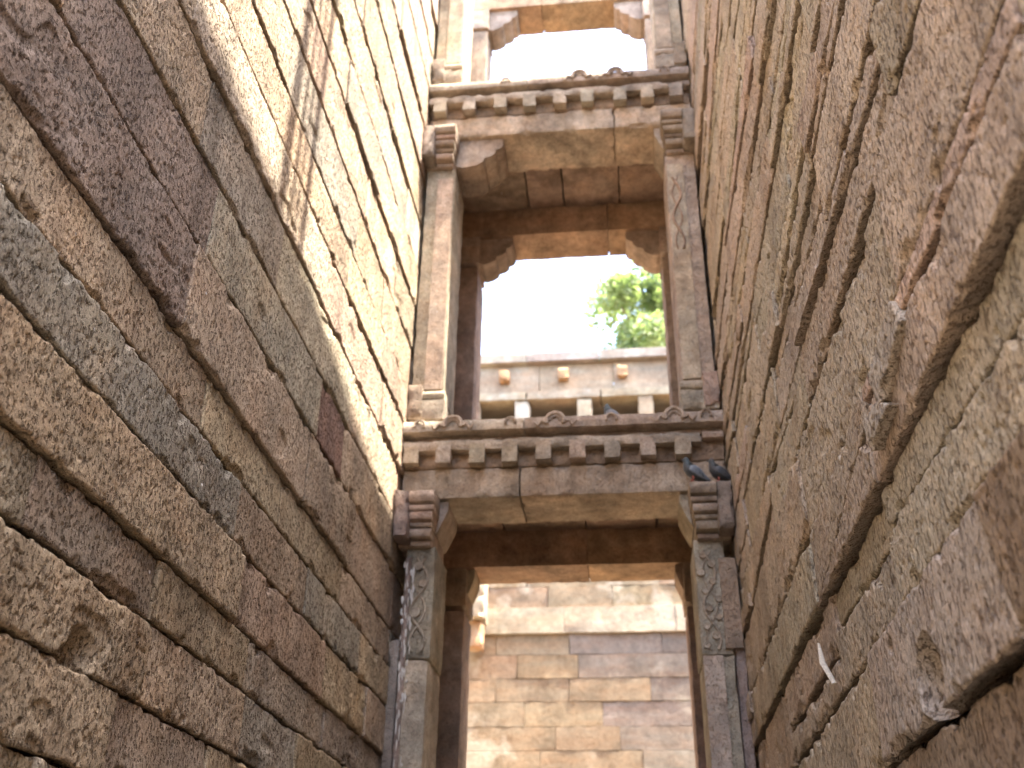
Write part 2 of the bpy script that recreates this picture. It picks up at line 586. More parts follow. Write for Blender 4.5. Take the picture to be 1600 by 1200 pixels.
for k in range(len(LZ)-1):
    za, zb = LZ[k], LZ[k+1]
    zm = (za+zb)/2
    js = []
    for (px, py) in JL.get(k, []):
        yy, zq = on_wall(px, py, XL)
        js.append(yy)
    js.sort()
    full = [0.45]
    tgt = js+[YEND]
    for yv in tgt:
        while yv-full[-1] > 2.6:
            full.append(full[-1]+rng.uniform(1.0, 2.0) if full[-1] > 0.5 or not js else min(yv-0.6, full[-1]+rng.uniform(1.4, 2.0)))
            if k in JL and full[-1] < js[0] and len(full) == 2:
                full.pop()
                full.append(yv)
                break
        if yv-full[-1] > 0.15:
            full.append(yv)
    slope = rng.uniform(-0.002, 0.002)
    for i in range(len(full)-1):
        ya, yb = full[i], full[i+1]
        sk = rng.uniform(-0.02, 0.03)
        col = LCOL.get((k, i))
        if col is None:
            if k <= 9:
                col = rng.choice([TAN, OCHRE, OCHRE, TAN, GREY])
            else:
                col = rng.choice([TAN, PINK, PINK, PALE, TAN, GREY])
            col = vary(col, 0.13)
        wall_stone(wallA, XL, 1, [(ya, za), (yb, za), (yb+sk, zb), (ya+sk*0.5, zb)], rng.uniform(-0.008, 0.016), rng.uniform(0.002, 0.014), col, M_WALL,
                   rough=0.72 if ya < 6 else 0.65, jag=1.0 if k < 12 else 0.75, yaw=rng.uniform(-0.006, 0.006),
                   hole=[(3.82, 1.10, 0.10, 0.07)] if k == 5 and i == 0 else None)

# right wall: thin, split courses of uneven height; wide open joints
RB = [-1.6, -0.95, -0.3, 0.28, 0.77, 1.22, 1.71, 2.13, 2.655, 3.07, 3.53, 3.88, 4.38, 4.74, 5.09, 5.58, 5.93, 6.36, 6.77, 7.15, 7.62, 8.0, 8.45, 8.9, 9.3, 9.8, 10.25, 10.8, 11.3, 11.8, 12.25]
JR = {4: [2.70, 4.42, 6.6], 5: [3.83, 5.08, 7.0], 6: [3.80, 5.35, 7.4], 7: [3.10, 5.37, 7.9], 8: [2.72, 4.9, 6.6], 9: [3.9, 5.9], 10: [4.0, 5.5, 7.4], 11: [3.6, 4.6, 6.4], 12: [5.0, 6.9], 13: [4.7, 6.2, 7.9]}
RTAN, RGREY, RBRN, RWARM = (0.53, 0.45, 0.34), (0.52, 0.45, 0.35), (0.49, 0.41, 0.305), (0.54, 0.455, 0.345)
for k in range(len(RB)-1):
    za, zb = RB[k], RB[k+1]
    js = list(JR.get(k, []))
    full = [0.45]
    for yv in js+[YEND]:
        while yv-full[-1] > 3.0:
            full.append(full[-1]+rng.uniform(1.3, 2.3))
        if yv-full[-1] > 0.2:
            full.append(yv)
    for i in range(len(full)-1):
        ya, yb = full[i], full[i+1]
        col = vary(rng.choice([RTAN, RGREY, RBRN, RWARM] if k < 9 else [RTAN, RGREY, RWARM, RWARM]), 0.05)
        if k == 4 and i == 1:
            col = (0.50, 0.43, 0.355)
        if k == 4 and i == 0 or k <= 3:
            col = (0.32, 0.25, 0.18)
        hole = None
        if k == 4 and i == 1:
            hole = [(3.56, 0.90, 0.125, 0.20)]
        if k == 5 and i == 1:
            hole = [(4.45, 1.43, 0.045, 0.05)]
        sk = rng.uniform(-0.05, 0.10)
        pr = rng.uniform(-0.018, 0.022)
        tl = rng.uniform(-0.018, 0.006)
        if k == 4 and i == 1:
            pr, tl = 0.018, 0.0
        if k == 6:
            pr, tl = 0.022, -0.005
        if k == 5:
            pr, tl = -0.010, -0.005
        r = rng.random()
        wa, wb = rng.uniform(-0.03, 0.03), rng.uniform(-0.03, 0.03)
        if k >= 5 and r < (0.6 if k < 8 else 0.85) and yb-ya > 0.9:            # the block has split along its bed into slivers
            h = zb-za
            fa, fb = rng.uniform(0.25, 0.75), rng.uniform(0.25, 0.75)
            if rng.random() < 0.4:
                fb = rng.choice([0.06, 0.94])
            wall_stone(wallB, XR, -1, [(ya, za), (yb, za), (yb+sk*fb, za+h*fb), (ya, za+h*fa)], pr, tl, col, M_WALL2, 0.75, None, 1.4, rng.uniform(-0.012, 0.012), rng.choice([0.006, 0.010, 0.016, 0.024]), 0.10)
            wall_stone(wallB, XR, -1, [(ya, za+h*fa+0.004), (yb+sk*fb, za+h*fb+0.004), (yb+sk, zb), (ya, zb)], pr+rng.uniform(-0.02, 0.02), tl, vary(col, 0.06), M_WALL2, 0.75, None, 1.4, rng.uniform(-0.012, 0.012), rng.choice([0.006, 0.010, 0.016, 0.024]), 0.10)
        else:
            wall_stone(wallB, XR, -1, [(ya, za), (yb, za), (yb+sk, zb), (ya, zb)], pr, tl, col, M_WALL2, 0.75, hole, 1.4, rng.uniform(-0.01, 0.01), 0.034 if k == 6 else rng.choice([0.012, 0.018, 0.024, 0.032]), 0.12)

for sq, pr in (([(3.02, 1.95), (3.42, 1.84), (3.50, 2.03), (3.10, 2.10)], 0.052), ([(3.30, 1.78), (3.62, 1.76), (3.66, 1.92), (3.46, 1.90)], 0.058)):
    wall_stone(wallB, XR, -1, sq, pr, 0.01, (0.46, 0.40, 0.32), M_WALL2, 0.8, None, 1.4, 0.03)

# the rubble core behind each facing
def core(parent, X, s, prof):
    vs = []
    for x in (X-s*0.22, X-s*0.61):
        for (y, z) in prof:
            vs.append((x, y, z+CZ))
    n = len(prof)
    fs = [tuple(range(n)), tuple(range(2*n-1, n-1, -1))]+[(i, (i+1) % n, n+(i+1) % n, n+i) for i in range(n)]
    me = bpy.data.meshes.new('core')
    c = wloc(parent)
    me.from_pydata([tuple(Vector(v)-c) for v in vs], [], fs)
    bm = bmesh.new()
    bm.from_mesh(me)
    bmesh.ops.recalc_face_normals(bm, faces=bm.faces)
    bm.to_mesh(me)
    bm.free()
    o = bpy.data.objects.new('core', me)
    C.objects.link(o)
    me.materials.append(M_CORE)
    o.parent = parent
core(wallA, XL, 1, [(0.35, -1.65), (11.6, -1.65), (11.6, 12.70), (0.35, 12.70)])
core(wallB, XR, -1, [(0.35, -1.65), (11.6, -1.65), (11.6, 12.75), (7.6, 12.88), (5.2, 13.40), (2.6, 13.66), (0.35, 13.66)])  # unseen top raised and sloped to place the sun's edge on wallA

# a pale splinter of stone wedged in an open joint
M_SPLINT = plain_mat('fresh_broken_stone', (0.56, 0.50, 0.40), 0.9, 0.2, 60, 0.5)
y0, z0 = on_wall(1290, 1005, XR)
y1, z1 = on_wall(1314, 1068, XR)
sp = tube('stone_splinter', [(XR-0.035, y0, z0+CZ), (XR-0.05, (y0+y1)/2, (z0+z1)/2+CZ), (XR-0.03, y1, z1+CZ)], [0.006, 0.015, 0.012], M_SPLINT, seg=6, flat=0.5)
tag(sp, 'thin pale stone splinter wedged in an open wall joint', 'stone splinter')

# ------------------------------------------------------------------ the storeyed pavilion across the passage
FC = (0.44, 0.385, 0.305)
FCP = (0.41, 0.285, 0.22)
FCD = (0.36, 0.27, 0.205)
GB = 'carved pillars of the storeyed pavilion'
def roll_profile(yb, yf, z0, z1, n=5):
    """half-round nosing: back at yb, nose reaching yf"""
    r = (z1-z0)/2
    zc = (z0+z1)/2
    pts = [(yb, z0), (yf+r*0.8, z0)]
    for i in range(1, n):
        a = -math.pi/2+math.pi*i/n
        pts.append((yf+r*0.8-math.cos(a)*r*0.8, zc+math.sin(a)*r))
    return pts+[(yf+r*0.8, z1), (yb, z1)]

def disc(name, x, z, r, y, parent, color, th=0.022):
    n = 14
    vs = [(x+r*math.cos(2*math.pi*i/n), y, z+CZ+r*math.sin(2*math.pi*i/n)) for i in range(n)]
    vs += [(x+r*0.86*math.cos(2*math.pi*i/n), y-th, z+CZ+r*0.86*math.sin(2*math.pi*i/n)) for i in range(n)]
    vs += [(x+r*0.30*math.cos(2*math.pi*i/n), y-th*0.75, z+CZ+r*0.30*math.sin(2*math.pi*i/n)) for i in range(n)]
    fs = []
    for a in (0, n):
        for i in range(n):
            j = (i+1) % n
            fs.append((a+i, a+j, a+n+j, a+n+i))
    fs.append(tuple(2*n+i for i in range(n)))
    c = Vector((x, y, z+CZ))
    me = bpy.data.meshes.new(name)
    me.from_pydata([tuple(Vector(v)-c) for v in vs], [], fs)
    me.polygons.foreach_set('use_smooth', [True]*len(me.polygons))
    me.set_sharp_from_angle(angle=rad(35))
    return link(name, me, M_FRAME, parent, color, c)

def scroll(parent, xc, w, z0, z1, y, color, discs=True):
    n = 46
    pts = []
    for i in range(n):
        u = i/(n-1)
        pts.append((xc+w*0.42*math.sin(u*math.pi*3.0+0.6), y-0.004, z0+(z1-z0)*u+CZ))
    tube('carved_vine', pts, 0.013, M_FRAME, parent, color, 6)
    pts2 = [(xc-(p[0]-xc)*0.9, p[1]+0.002, p[2]) for p in pts]
    tube('carved_vine', pts2, 0.008, M_FRAME, parent, color, 6)
    if discs:
        for i in range(11):
            u = (i+0.5)/11
            x = xc+w*0.17*math.sin(u*math.pi*3.0+0.6+math.pi)+(0.05 if i % 2 else -0.04)
            disc('carved_disc', x, z0+(z1-z0)*u, rng.uniform(0.030, 0.040), y+0.004, parent, color)

def pillar(label, wx, s, Y, zb, zt, kind, color=FC, wd=0.37):
    """wx: wall face x; s: +1 stands against the wall on its +x side ... inner face at wx+s*wd"""
    t = thing('stone_pillar', label, 'pillar', (wx+s*wd/2, Y+0.35, zb+CZ), GB)
    def X(a, b):
        p, q = wx+s*a, wx+s*b
        return (min(p, q), max(p, q))
    front = kind in ('low', 'up', 'top')
    depth = 0.68 if front else 0.56
    zs = zb
    if kind != 'low':
        bx = X(0.02, wd+0.03)
        block('base', *bx, Y-0.05, Y+depth, zb+0.005, zb+0.24, M_FRAME, t, vary(color, .06), 0.06, 0.006, 0.035)
        if front:
            prism('base_roll', roll_profile(Y+0.2, Y-0.05, zb+0.245, zb+0.345), *X(0.15, wd+0.02), M_FRAME, t, vary(color, .05))
            block('base_lump', *X(0.01, 0.17), Y-0.07, Y+0.3, zb+0.03, zb+0.42, M_FRAME, t, vary((0.34, .27, .21), .05), 0.05, 0.012, 0.05)
        zs = zb+0.35
    zc = zt-0.50                                     # underside of the capital
    if kind == 'low':
        sh = block('shaft', *X(0.10, wd), Y, Y+depth, zs, zc-1.05, M_FRAME, t, vary(color, .05), 0.07, 0.004, 0.02)
        block('shaft_block', *X(0.10, wd+0.012), Y+0.012, Y+depth-0.01, zc-1.045, zc+0.02, M_FRAME, t, vary(color, .05), 0.06, 0.004, 0.02)
        block('wall_strip', *X(0.0, 0.098), Y+0.03, Y+depth-0.03, zs, zc-0.85, M_FRAME, t, vary((.34, .29, .25), .05), 0.06, 0.006, 0.03)
        if s < 0:
            block('plaster_slab', *X(0.01, 0.17), Y-0.028, Y+0.02, zc-1.0, zc-0.17, M_FRAME, t, vary((.38, .30, .22), .03), 0.05, 0.004, 0.02)
            scroll(t, wx-0.265, 0.15, zc-1.0, zc-0.10, Y+0.008, color)
            prism('shaft_rib', [(Y-0.03, zs), (Y-0.03, zc-1.06), (Y+0.02, zc-1.06), (Y+0.02, zs)], wx-0.37, wx-0.20, M_FRAME, t, vary(color, .04), amp=0.004)
        else:
            scroll(t, wx+0.25, 0.17, zc-0.98, zc-0.10, Y+0.006, color, False)
            for (dx, dz, r) in ((0.22, -0.62, 0.055), (0.28, -0.35, 0.04), (0.23, -0.18, 0.045)):
                disc('carved_disc', wx+dx, zc+dz, r, Y+0.008, t, color)
            tube('shaft_rib', [(wx+0.135, Y+0.0, zs+CZ), (wx+0.135, Y+0.0, zc-0.1+CZ)], 0.03, M_FRAME, t, vary((.36, .31, .27), .03), 8)
    elif front:
        x0, x1 = X(0.03, wd)
        block('shaft', x0, x1, Y, Y+depth-0.02, zs, zc+0.01, M_FRAME, t, vary((0.47, 0.395, 0.30), .03), 0.10, 0.002, 0.012)
        prism('shaft_fillet', [(Y-0.022, zs+0.02), (Y-0.022, zc-0.15), (Y+0.02, zc-0.15), (Y+0.02, zs+0.02)], *X(0.17, wd-0.02), M_FRAME, t, vary((0.48, 0.405, 0.31), .03), amp=0.001)
        if s < 0:
            scroll(t, wx-0.27, 0.12, zc-1.35, zc-0.35, Y-0.026, (0.40, .29, .21), False)
    else:
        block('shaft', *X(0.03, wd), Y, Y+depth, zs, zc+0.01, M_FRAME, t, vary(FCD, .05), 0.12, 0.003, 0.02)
    # capital
    c = vary((0.41, 0.335, 0.265), .05)
    if front:
        cap = block('capital', *X(0.02, wd-0.02), Y-0.02, Y+depth-0.03, zc, zt-0.004, M_FRAME, t, c, 0.08, 0.004, 0.02)
        rows = [(zt-0.14, zt-0.006, 0.27, 0.02), (zt-0.20, zt-0.145, 0.225, 0.015), (zt-0.29, zt-0.205, 0.21, 0.0), (zt-0.34, zt-0.295, 0.15, -0.01), (zt-0.44, zt-0.345, 0.14, -0.02), (zt-0.50, zt-0.445, 0.06, -0.03)]
        for i, (a, b, pj, ex) in enumerate(rows):
            prism('capital_roll', roll_profile(Y+0.1, Y-pj, a, b), *X(0.15, wd+ex), M_FRAME, cap, vary(c, .05), amp=0.004, cell=0.05)
        block('capital_lump', *X(0.005, 0.15), Y-0.255, Y+0.2, zt-0.47, zt-0.008, M_FRAME, cap, vary((0.33, 0.28, 0.235), .04), 0.045, 0.012, 0.06)
        br = 0.11 if kind == 'low' else (0.55 if (kind == 'up' and s > 0) else 0.10)
    else:
        cap = block('capital', *X(0.02, wd+0.015), Y-0.03, Y+depth+0.02, zc+0.05, zt-0.004, M_FRAME, t, c, 0.1, 0.004, 0.02)
        br = 0.10 if kind == 'rear_low' else 0.46
    # bracket reaching into the opening under the beam
    hb = 0.34 if br < 0.2 else 0.50
    i0 = wd-0.01
    if br < 0.2:
        pr = [(i0, zt-0.006), (i0+br, zt-0.006), (i0+br, zt-0.09), (i0+br*0.86, zt-0.14), (i0+br*0.62, zt-0.20), (i0+br*0.30, zt-0.28), (i0, zt-hb)]
    else:
        pr = [(i0, zt-0.006), (i0+br, zt-0.006), (i0+br, zt-0.13), (i0+br-0.03, zt-0.19), (i0+br-0.09, zt-0.22), (i0+br-0.09, zt-0.28), (i0+br-0.14, zt-0.34), (i0+br-0.22, zt-0.37), (i0+br-0.23, zt-0.43), (i0+br-0.31, zt-0.50), (i0+0.06, zt-0.53), (i0+0.02, zt-hb), (i0, zt-hb)]
    if br > 0.2:
        pr = [(a, zt-(zt-b)*0.8) for a, b in pr]
    pr = [(wx+s*a, b) for a, b in pr]
    prism('bracket', pr, Y+0.06, Y+depth-0.08, M_FRAME, t, vary(c, .06), 'Y', 0.1, 0.004)
    return t

Y1, Y2 = 9.0, 10.9
Z1, Z2, Z3 = 4.035, 8.72, 13.25          # beam undersides of the three storeys
FL1, FL2 = 4.88, 9.60                    # storey floors
pillar('lower pillar with faint scroll carving and white droppings below the sunlit capital', XL, 1, Y1, -1.6, Z1, 'low')
pillar('lower pillar with carved vine and round discs, its capital carrying two pigeons', XR, -1, Y1, -1.6, Z1, 'low')
pillar('sunlit upper pillar with a large stepped bracket, standing on the lower dentil beam', XL, 1, Y1, FL1, Z2, 'up')
pillar('upper pillar with an incised vine strip on the smooth shaft beside the cracked wall', XR, -1, Y1, FL1, Z2, 'up')
pillar('topmost front pillar beside the sunlit wall, standing on the upper dentil beam', XL, 1, Y1, FL2, Z3, 'top')
pillar('topmost front pillar beside the cracked wall, standing on the upper dentil beam', XR, -1, Y1, FL2, Z3, 'top')
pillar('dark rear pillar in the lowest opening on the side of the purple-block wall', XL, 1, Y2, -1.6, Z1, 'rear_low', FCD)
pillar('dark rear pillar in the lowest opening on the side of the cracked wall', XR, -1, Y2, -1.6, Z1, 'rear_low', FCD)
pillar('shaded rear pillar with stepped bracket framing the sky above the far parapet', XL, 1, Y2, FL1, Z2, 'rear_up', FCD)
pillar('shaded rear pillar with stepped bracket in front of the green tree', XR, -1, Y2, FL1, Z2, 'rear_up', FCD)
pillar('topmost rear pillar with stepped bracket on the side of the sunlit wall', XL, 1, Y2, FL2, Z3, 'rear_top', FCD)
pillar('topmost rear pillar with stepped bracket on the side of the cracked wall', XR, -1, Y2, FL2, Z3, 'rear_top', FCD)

def boss(parent, x, y, z, big, color):
    r = 0.085 if big else 0.05
    n = 15
    arc = [(x+r*math.cos(math.pi*(-0.12+1.24*i/(n-1))), y-0.012, z+CZ+r*math.sin(math.pi*(-0.12+1.24*i/(n-1)))) for i in range(n)]
    tube('boss', arc, 0.022 if big else 0.014, M_FRAME, parent, color, 6)
    if big:
        arc2 = [(x+r*0.58*math.cos(math.pi*(i/(n-1))), y-0.008, z+CZ+r*0.58*math.sin(math.pi*(i/(n-1)))) for i in range(n)]
        tube('boss', arc2, 0.014, M_FRAME, parent, color, 6)
        for sg in (-1, 1):
            sp_ = [(x+sg*(r+0.02+0.10*u), y-0.01, z+CZ-0.02+0.028*math.sin(u*7)) for u in np.linspace(0, 1, 10)]
            tube('scroll_leaf', sp_, [0.018*(1-0.55*u) for u in np.linspace(0, 1, 10)], M_FRAME, parent, color, 6)

def beam(label, zb, Y, dx, bosses, jf=0.37, pale=1.0):
    x0, x1 = XL+0.012, XR-0.012
    t = thing('dentil_beam', label, 'beam', ((x0+x1)/2, Y+0.35, zb+CZ), 'dentil beams across the passage')
    a_top = zb+0.315
    xs = x0+(x1-x0)*jf
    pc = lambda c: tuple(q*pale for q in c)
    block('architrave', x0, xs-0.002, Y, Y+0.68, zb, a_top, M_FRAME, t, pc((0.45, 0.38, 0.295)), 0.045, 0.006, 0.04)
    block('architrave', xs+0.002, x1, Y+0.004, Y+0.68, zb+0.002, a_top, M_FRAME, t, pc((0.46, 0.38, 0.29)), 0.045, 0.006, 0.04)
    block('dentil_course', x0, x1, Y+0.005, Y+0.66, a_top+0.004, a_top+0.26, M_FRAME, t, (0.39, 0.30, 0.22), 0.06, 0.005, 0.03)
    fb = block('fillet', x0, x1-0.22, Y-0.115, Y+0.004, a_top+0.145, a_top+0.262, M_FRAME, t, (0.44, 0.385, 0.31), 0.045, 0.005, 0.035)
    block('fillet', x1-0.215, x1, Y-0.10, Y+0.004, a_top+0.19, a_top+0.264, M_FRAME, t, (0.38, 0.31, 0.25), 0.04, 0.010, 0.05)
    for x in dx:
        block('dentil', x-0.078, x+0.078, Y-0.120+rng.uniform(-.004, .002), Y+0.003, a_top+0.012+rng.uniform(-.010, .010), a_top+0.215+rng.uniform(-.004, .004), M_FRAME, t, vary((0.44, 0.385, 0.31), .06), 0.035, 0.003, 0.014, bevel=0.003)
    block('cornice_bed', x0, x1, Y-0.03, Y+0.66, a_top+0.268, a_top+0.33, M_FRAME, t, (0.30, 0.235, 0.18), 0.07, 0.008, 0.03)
    prof = [(Y+0.64, a_top+0.335), (Y-0.10, a_top+0.335), (Y-0.135, a_top+0.348), (Y-0.142, a_top+0.40), (Y-0.135, a_top+0.445), (Y-0.12, a_top+0.47), (Y+0.64, a_top+0.475)]
    xb = x0+(x1-x0)*0.385
    cn = prism('cornice', prof, x0, xb-0.004, M_FRAME, t, (0.44, 0.385, 0.31), 'X', 0.05, 0.010)
    cn2 = prism('cornice', prof, xb+0.004, x1, M_FRAME, t, (0.42, 0.35, 0.285), 'X', 0.05, 0.010)
    for (x, big) in bosses:
        boss(cn if x < xb else cn2, x, Y-0.138, a_top+0.415, big, (0.43, 0.36, 0.29))
    return t

DX1 = [-2.046, -1.728, -1.393, -1.074, -0.744, -0.417, -0.081, 0.258, 0.589]
DX2 = [-1.998, -1.642, -1.265, -0.915, -0.553, -0.224, 0.162, 0.485, 0.82]
beam('lower carved beam with square dentils and bosses above the two pigeons', Z1, Y1, DX1, [(-1.97, False), (-1.64, True), (-1.067, False), (-0.627, True), (-0.081, False), (0.524, True), (0.83, False)])
beam('upper carved beam with square dentils below the topmost opening', Z2, Y1, DX2, [(-1.2, False), (-0.31, True), (0.12, True), (0.7, False)], 0.71, 1.35)  # upper architrave colour raised to stand in for its stronger skylight

for zb, lab in ((Z1, 'shadowed rear lintel over the lowest opening'), (Z2, 'shadowed rear lintel over the opening with the tree'), (Z3, 'rear lintel over the topmost opening')):
    t = thing('rear_lintel', lab, 'lintel', (-0.57, Y2+0.3, zb+CZ), 'rear lintels of the pavilion')
    xm = {Z1: -0.42, Z2: -0.05, Z3: -0.95}[zb]
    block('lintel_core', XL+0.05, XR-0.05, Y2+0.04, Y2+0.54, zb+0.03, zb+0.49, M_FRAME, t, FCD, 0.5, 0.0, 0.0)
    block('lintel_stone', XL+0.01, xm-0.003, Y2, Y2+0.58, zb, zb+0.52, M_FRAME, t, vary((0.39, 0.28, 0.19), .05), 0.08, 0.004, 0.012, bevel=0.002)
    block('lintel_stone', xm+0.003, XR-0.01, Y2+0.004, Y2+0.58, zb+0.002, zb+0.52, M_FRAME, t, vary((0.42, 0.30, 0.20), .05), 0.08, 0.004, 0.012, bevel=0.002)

for zb, zt, lab in ((Z1+0.40, FL1-0.03, 'dark ceiling slabs between the lower beam and its rear lintel'), (Z2+0.42, FL2-0.03, 'dark ceiling slabs between the upper beam and its rear lintel')):
    t = thing('floor_slab', lab, 'slab', (-0.57, 10.2, zb+CZ), 'floor slabs of the pavilion')
    xs = [XL+0.015, -1.35, -0.42, 0.36, XR-0.015] if zb < 6 else [XL+0.015, -1.1, -0.62, 0.12, XR-0.015]
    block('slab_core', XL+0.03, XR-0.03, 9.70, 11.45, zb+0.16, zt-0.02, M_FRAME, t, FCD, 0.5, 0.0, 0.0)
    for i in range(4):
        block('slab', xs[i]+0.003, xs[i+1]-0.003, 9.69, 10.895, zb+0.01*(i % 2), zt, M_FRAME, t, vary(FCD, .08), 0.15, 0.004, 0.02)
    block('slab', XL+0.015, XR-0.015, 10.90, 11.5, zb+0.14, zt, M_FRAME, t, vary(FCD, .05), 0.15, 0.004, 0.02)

# ------------------------------------------------------------------ far end of the well
end = thing('end_wall', 'sunlit far end wall of bedded sandstone blocks with stained lower courses', 'wall', (-1, FARY, 0))
z = -1.6
row = 0
FCOLS = [(0.30, 0.25, 0.175), (0.31, 0.255, 0.18), (0.30, 0.245, 0.175), (0.29, 0.245, 0.18)]
lime_spots = []
while z < 10.6:
    h = rng.uniform(0.38, 0.58) if z > 2.5 else 0.9
    if z+h > 10.6:
        h = 10.62-z
    x = -8.95+rng.uniform(0, 0.8)
    xs = [-8.95]
    while xs[-1] < 6.9:
        xs.append(min(6.95, xs[-1]+(rng.uniform(1.1, 2.8) if -5 < xs[-1] < 3 else 2.4)))
    for i in range(len(xs)-1):
        if xs[i+1]-xs[i] < 0.02:
            continue
        c = rng.choice(FCOLS)
        stain = -0.4 < (xs[i]+xs[i+1])/2 < 2.5 and z < 6.4
        if stain:
            c = rng.choice([(0.27, 0.24, 0.21), (0.23, 0.21, 0.19), (0.33, 0.285, 0.23)])
        if 6.0 < z < 6.5:
            c = (0.44, 0.39, 0.31)
        vis = -5 < xs[i] < 3 and z > 2.0
        block('stone', xs[i]+0.003, xs[i+1]-0.003, FARY-rng.uniform(0.0, 0.03)-(0.06 if 5.9 < z < 6.4 else 0), FARY+0.35, z+0.003, z+h-0.003, M_FAR, end, vary(c, .06), 0.16 if vis else 0.6, 0.012 if vis else 0.0, 0.012 if vis else 0.0, bevel=0.001)
    z += h
    row += 1
me_core = boxes_mesh('end_wall_core', [(-8.95, 6.95, FARY+0.1, FARY+0.55, -1.6, 10.55)], M_CORE)
del me_core['kind']
me_core.name = 'core'
me_core.parent = end
me_core.location = -Vector(end.location)
par = thing('parapet', 'sunlit far parapet with round bosses over a row of dark openings', 'parapet', (-1, FARY, 10.6+CZ))
for x0 in np.arange(-8.9, 6.5, 1.7):
    block('sill_stone', x0, x0+1.69, FARY-0.22, FARY+0.4, 10.64, 10.80, M_FAR, par, vary((.40, .32, .22), .06), 0.2, 0.006, 0.03)
    block('lintel_stone', x0, x0+1.69, FARY-0.10, FARY+0.4, 11.55, 11.76, M_FAR, par, vary((.40, .325, .225), .05), 0.2, 0.006, 0.03)
    block('band_stone', x0+0.3, x0+1.99, FARY-0.02, FARY+0.4, 11.765, 12.50, M_FAR, par, vary((.40, .325, .225), .06), 0.2, 0.006, 0.01, bevel=0.002)
    block('coping_stone', x0, x0+1.69, FARY-0.20, FARY+0.45, 12.505, 12.74, M_FAR, par, vary((.33, .29, .25), .08), 0.2, 0.006, 0.01, bevel=0.002)
for i, x0 in enumerate(np.arange(-8.05, 6.8, 1.36)):
    block('boss', x0-0.12, x0+0.12, FARY-0.22, FARY-0.01, 12.02, 12.30, M_FAR, par, vary((.40, .27, .15), .06), 0.06, 0.02, 0.08)
for x0 in (-8.0, -6.5, -5.0, -3.35, -2.2, -0.78, 0.6, 2.2, 3.8, 5.4):
    block('post', x0-0.17, x0+0.17, FARY-0.06, FARY+0.30, 10.80, 11.548, M_FAR, par, vary((.40, .33, .23), .06), 0.12, 0.01, 0.04)
bk = boxes_mesh('back_panel', [(-8.9, 6.9, FARY+2.3, FARY+2.5, 10.61, 11.59)], M_CORE)
del bk['kind']
bk.parent = par
bk.location = -Vector(par.location)

t = thing('wall_bracket', 'pale weathered bracket standing out from the far end wall', 'bracket', (-3.2, FARY-0.4, 5.2+CZ))
xa = on_front(742, 960, FARY-0.5)[0]
block('corbel', xa-0.24, xa+0.20, FARY-0.75, FARY-0.072, 6.30, 7.25, M_FAR, t, (.44, .38, .29), 0.09, 0.03, 0.12)
block('corbel_foot', xa-0.20, xa+0.14, FARY-0.55, FARY-0.072, 5.75, 6.295, M_FAR, t, (.50, .33, .2), 0.09, 0.03, 0.10)

# ------------------------------------------------------------------ tree on the far rim
def leaf_mat():
    m = bpy.data.materials.new('green_leaf')
    m.use_nodes = True
    nt = m.node_tree
    b = nt.nodes['Principled BSDF']
    geo = nd(nt, 'ShaderNodeNewGeometry')
    n = noise(nt, geo.outputs['Position'], 1.3, 3)
    col = mixc(nt, ramp(nt, n, (0.35, 0.65, 0, 1)), (0.13, 0.18, 0.08), (0.20, 0.25, 0.125))
    nt.links.new(col, b.inputs['Base Color'])
    b.inputs['Roughness'].default_value = 0.5
    tr = nd(nt, 'ShaderNodeBsdfTranslucent')
    nt.links.new(mixc(nt, 1.0, col, (1.6, 1.7, 1.0), 'MULTIPLY'), tr.inputs[0])
    mx = nd(nt, 'ShaderNodeMixShader')
    mx.inputs[0].default_value = 0.45
    nt.links.new(b.outputs[0], mx.inputs[1])
    nt.links.new(tr.outputs[0], mx.inputs[2])
    nt.links.new(mx.outputs[0], nt.nodes['Material Output'].inputs[0])
    return m
M_LEAF = leaf_mat()
M_BARK = plain_mat('grey_bark', (0.16, 0.12, 0.09), 0.95, 0.3, 6, 0.6)
TX, TY, TZ0 = 1.25, 27.0, 11.15
tree = thing('tree', 'leafy green tree rising behind the far parapet', 'tree', (TX, TY, TZ0+CZ))
tr_ = tube('trunk', [(TX, TY, TZ0-0.1+CZ), (TX+.1, TY, TZ0+1.6+CZ), (TX-.05, TY+.1, TZ0+3.2+CZ), (TX-.1, TY, TZ0+4.6+CZ), (TX, TY, TZ0+6.6+CZ)], [0.26, 0.22, 0.17, 0.12, 0.04], M_BARK, tree, seg=10)
clumps = []
for i in range(40):
    a = rng.uniform(0, 6.283)
    rr = rng.uniform(0.5, 2.9)
    zz_ = TZ0+rng.uniform(3.9, 7.9)
    k = 1-abs((zz_-TZ0-5.9)/2.6)**2*0.65
    p = Vector((TX+math.cos(a)*rr*k, TY+math.sin(a)*rr*k, zz_+CZ))
    clumps.append((p, rng.uniform(0.55, 0.95)))
    b0 = Vector((TX, TY, TZ0+2.6+CZ+rng.uniform(0, 2.0)))
    if i < 16:
        tube('limb', [b0, b0.lerp(p, 0.5)+Vector((0, 0, 0.15)), p], [0.07, 0.045, 0.015], M_BARK, tr_, seg=6)
lv = []
lf = []
for (p, r) in clumps:
    for j in range(340):
        d = Vector((rng.gauss(0, 1), rng.gauss(0, 1), rng.gauss(0, 0.8)))
        d = d.normalized()*r*rng.random()**0.45
        c = p+d
        u = Vector((rng.gauss(0, 1), rng.gauss(0, 1), rng.gauss(0, 0.6))).normalized()
        w = u.cross(Vector((rng.gauss(0, 1), rng.gauss(0, 1), rng.gauss(0, 1)))).normalized()
        L = rng.uniform(0.09, 0.17)
        o = len(lv)
        lv += [c-u*L, c+w*L*0.45-u*L*0.1, c+u*L, c-w*L*0.45-u*L*0.1]
        lf.append((o, o+1, o+2, o+3))
me = bpy.data.meshes.new('crown')
base = Vector((TX, TY, TZ0+CZ))
